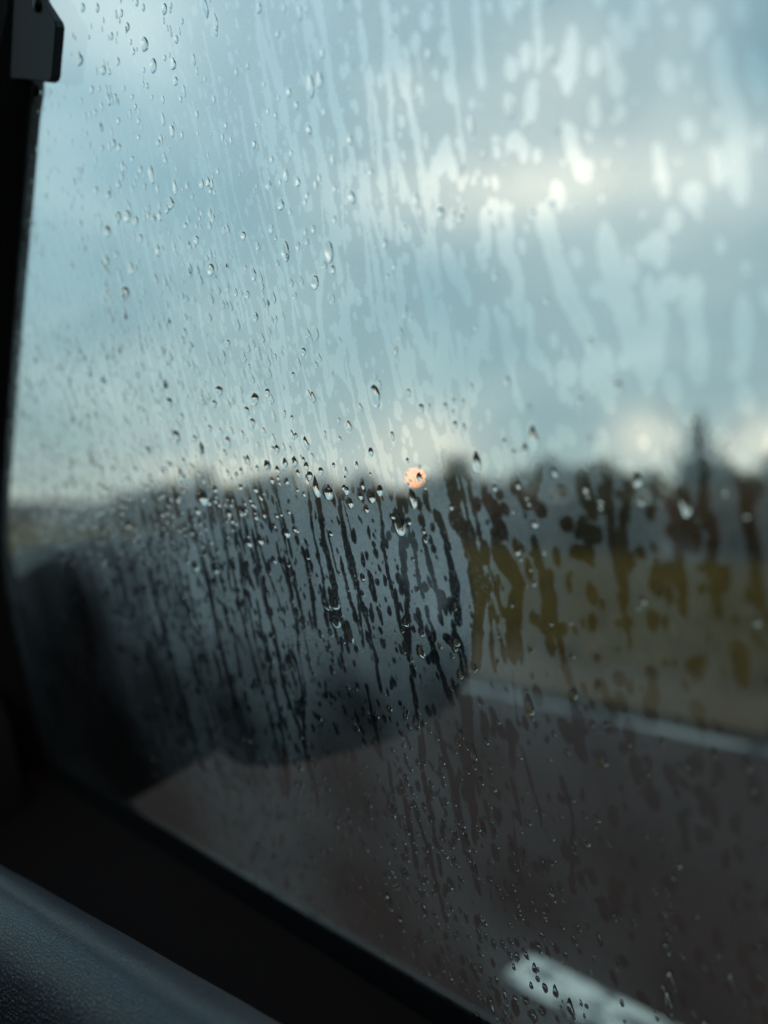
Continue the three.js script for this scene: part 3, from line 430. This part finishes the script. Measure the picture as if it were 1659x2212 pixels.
// ---------------------------------------------------------------- hedge, trees, lamp
const leafA = std(0.09, 0.062, 0.02, 0.9), leafB = std(0.115, 0.058, 0.02, 0.9), leafC = std(0.075, 0.085, 0.06, 0.9), bark = std(0.05, 0.04, 0.032, 0.95);
function crownGeometry(seed, n, lobes, size) { // n leaf faces spread through lobes [x, y, z, r, ry]
  const r = rng(seed), P = [], I = [], N = [];
  const total = lobes.reduce((a, l) => a + l[3] ** 2, 0);
  for (const [cx, cy, cz, rad, ry] of lobes) for (let k = 0; k < n * rad * rad / total; k++) {
    const d = V(r() * 2 - 1, r() * 2 - 1, r() * 2 - 1); if (d.lengthSq() > 1) { k--; continue; }
    d.normalize().multiplyScalar(0.45 + 0.6 * r() ** 0.6);
    const p = V(cx + d.x * rad, cy + d.y * ry, cz + d.z * rad), q = new THREE.Quaternion().setFromEuler(new THREE.Euler(r() * 6.3, r() * 6.3, r() * 6.3)), w = size * (0.6 + 0.8 * r()), o = P.length / 3;
    for (const [a, b, c] of [[-1, 0, 0], [0, -0.5, 0.12], [1, 0, 0], [0, 0.5, 0.12]]) P.push(...V(a * w, b * w, c * w).applyQuaternion(q).add(p).toArray());
    I.push(o, o + 1, o + 2, o, o + 2, o + 3);
  }
  const g = new THREE.BufferGeometry(); g.setAttribute('position', new THREE.Float32BufferAttribute(P, 3)); g.setIndex(I); g.computeVertexNormals(); return g;
}
function stemGeometry(seed, h, rad, branches) {
  const r = rng(seed), parts = [new THREE.TubeGeometry(new THREE.CatmullRomCurve3([V(0, -0.1, 0), V(0.05 * h * (r() - 0.5), h * 0.4, 0.05 * h * (r() - 0.5)), V(0.08 * h * (r() - 0.5), h, 0.08 * h * (r() - 0.5))]), 8, rad, 8)];
  for (let k = 0; k < branches; k++) { const a = r() * 6.28, y = h * (0.3 + 0.5 * r()), l = h * (0.25 + 0.25 * r()); parts.push(new THREE.TubeGeometry(new THREE.CatmullRomCurve3([V(0, y, 0), V(Math.cos(a) * l * 0.5, y + l * 0.4, Math.sin(a) * l * 0.5), V(Math.cos(a) * l, y + l * 0.9, Math.sin(a) * l)]), 6, rad * 0.4, 6)); }
  return mergeGeometries(parts);
}
const groundAt = (az, dist) => V(Math.sin(az) * dist, 0, -Math.cos(az) * dist);
const azOf = (px) => { const d = ray(px, 1080); return Math.atan2(d.x, -d.z); };
{
  const r = rng(31), crowns = [], stems = [];
  for (let k = 0; k < 5; k++) { const lobes = []; for (let i = 0; i < 7; i++) lobes.push([(r() - 0.5) * 1.7, 0.45 + 0.55 * r(), (r() - 0.5) * 1.1, 0.45 + 0.3 * r(), 0.4 + 0.25 * r()]); crowns.push(crownGeometry(400 + k, 2600, lobes, 0.075)); stems.push(stemGeometry(450 + k, 0.8, 0.04, 6)); }
  let n = 0;
  for (let z = -2; z > -27; z -= 1.75) { // a scrubby hedge along the far side of the verge
    const b = new THREE.Group(); b.name = numbered('shrub'); scene.add(b);
    const h = 0.95 + 0.5 * r();
    b.position.set(14.2 + (r() - 0.5) * 0.8, 0, z + (r() - 0.5) * 0.6); b.rotation.y = r() * 6.28; b.scale.set(1.05, h, 1.05);
    mesh('foliage', crowns[n % 5], n % 3 ? leafB : leafA, b); mesh('stem', stems[n % 5], bark, b);
    tag(b, 'scrubby brown green bush in the hedge behind the verge', 'shrub', 'bushes of the hedge'); n++;
  }
  const tc = [], ts = [];
  for (let k = 0; k < 4; k++) { const lobes = []; for (let i = 0; i < 12; i++) { const a = r() * 6.28, q = r() ** 0.6 * 1.5; lobes.push([Math.cos(a) * q, 2.6 + 2.4 * r() - q * 0.3, Math.sin(a) * q, 0.7 + 0.5 * r(), 0.6 + 0.4 * r()]); } tc.push(crownGeometry(600 + k, 2000, lobes, 0.12)); ts.push(stemGeometry(650 + k, 3.4, 0.14, 7)); }
  const spots = [];
  for (let px = -250; px < 1900; px += 62) spots.push([px + (r() - 0.5) * 30, 58 + 30 * r(), 0.6 + 0.35 * r() + (px > 900 ? 0.12 : -0.08)]);
  spots.forEach(([px, dist, sc], k) => {
    const p = groundAt(azOf(px), dist); if (p.x < 16 || px < 420 || Math.abs(px - 896) < 75) return;
    const b = new THREE.Group(); b.name = numbered('tree'); scene.add(b); b.position.copy(p); b.rotation.y = r() * 6.28; b.scale.setScalar(sc);
    mesh('crown', tc[k % 4], leafC, b); mesh('trunk', ts[k % 4], bark, b);
    tag(b, 'grey green tree in the distant row behind the hedge', 'tree', 'trees behind the hedge');
  });
  { // one narrow tree stands above the row
    const lobes = []; for (let i = 0; i < 14; i++) { const q = i / 13; lobes.push([(r() - 0.5) * 0.8 * (1 - q), 1.4 + 4.3 * q, (r() - 0.5) * 0.8 * (1 - q), 1.0 - 0.7 * q, 0.6]); }
    const b = new THREE.Group(); b.name = numbered('tree'); scene.add(b); b.position.copy(groundAt(azOf(1508), 44));
    mesh('crown', crownGeometry(710, 1300, lobes, 0.12), leafC, b); mesh('trunk', stemGeometry(711, 5.4, 0.13, 9), bark, b);
    tag(b, 'tall narrow tree rising to a point above the distant row', 'tree');
  }
}
{ // grass on the verge
  const r = rng(61), P = [], I = [];
  for (let k = 0; k < 14; k++) { const a = r() * 6.28, l = 0.08 + 0.13 * r(), x = (r() - 0.5) * 0.12, z = (r() - 0.5) * 0.12, dx = Math.cos(a), dz = Math.sin(a), w = 0.004, o = P.length / 3; P.push(x - dz * w, 0, z + dx * w, x + dz * w, 0, z - dx * w, x + dx * l * 0.25 + dz * w * 0.7, l * 0.6, z + dz * l * 0.25 - dx * w * 0.7, x + dx * l * 0.25 - dz * w * 0.7, l * 0.6, z + dz * l * 0.25 + dx * w * 0.7, x + dx * l * 0.7, l, z + dz * l * 0.7); I.push(o, o + 1, o + 2, o, o + 2, o + 3, o + 3, o + 2, o + 4); }
  const g = new THREE.BufferGeometry(); g.setAttribute('position', new THREE.Float32BufferAttribute(P, 3)); g.setIndex(I); g.computeVertexNormals();
  const N = 14000, im = new THREE.InstancedMesh(g, std(0.145, 0.085, 0.006, 0.9), N); im.name = 'grass'; const m = new THREE.Matrix4(), c = new THREE.Color();
  for (let i = 0; i < N; i++) { const x = EDGE + 0.85 + 8.9 * r(), z = 1 - 30 * r() ** 1.2, sc = 0.7 + 0.8 * r(), y = 0.02 + (fbm(x * 0.7, 3.3, z * 0.7, 3) - 0.4) * 0.16 * sstep(EDGE, EDGE + 1.2, x); m.compose(V(x, y, z), new THREE.Quaternion().setFromAxisAngle(V(0, 1, 0), r() * 6.28), V(sc, sc * (0.7 + 0.6 * r()), sc)); im.setMatrixAt(i, m); const q = 0.75 + 0.5 * r(); im.setColorAt(i, c.setRGB(q, q * (0.9 + 0.15 * r()), q)); }
  tag(im, 'tufts of dry yellow grass growing on the verge', 'grass', null, 'stuff'); scene.add(im);
}
{ // the lit amber street lamp far off
  const d = ray(896, 1031), dist = 95, p = EYE.clone().addScaledVector(d, dist / Math.hypot(d.x, d.z)), L = new THREE.Group(); L.name = 'street_lamp'; scene.add(L); L.position.set(p.x, 0, p.z);
  mesh('post', new THREE.CylinderGeometry(0.05, 0.09, p.y - 0.1, 12).translate(0.35, (p.y - 0.1) / 2, 0.35), std(0.08, 0.08, 0.08, 0.6), L);
  mesh('arm', new THREE.TubeGeometry(new THREE.CatmullRomCurve3([V(0.35, p.y - 0.2, 0.35), V(0.3, p.y + 0.25, 0.3), V(0, p.y + 0.24, 0)]), 12, 0.035, 8), std(0.08, 0.08, 0.08, 0.6), L);
  mesh('lamp_hood', new THREE.ConeGeometry(0.3, 0.16, 20, 1, true).translate(0, p.y + 0.26, 0), std(0.08, 0.08, 0.08, 0.6), L);
  const glow = std(0.9, 0.6, 0.3, 0.5); glow.emissive.setRGB(1, 0.3, 0.045); glow.emissiveIntensity = 30;
  mesh('lamp_bulb', new THREE.SphereGeometry(0.27, 20, 14).translate(0, p.y, 0), glow, L);
  const light = new THREE.PointLight(new THREE.Color(1, 0.55, 0.22), 6); light.position.set(0, p.y, 0); light.name = 'lamp_light'; light.castShadow = true; L.add(light);
  tag(L, 'glowing amber street lamp among the distant trees', 'street lamp');
}
renderer.render(scene, camera);
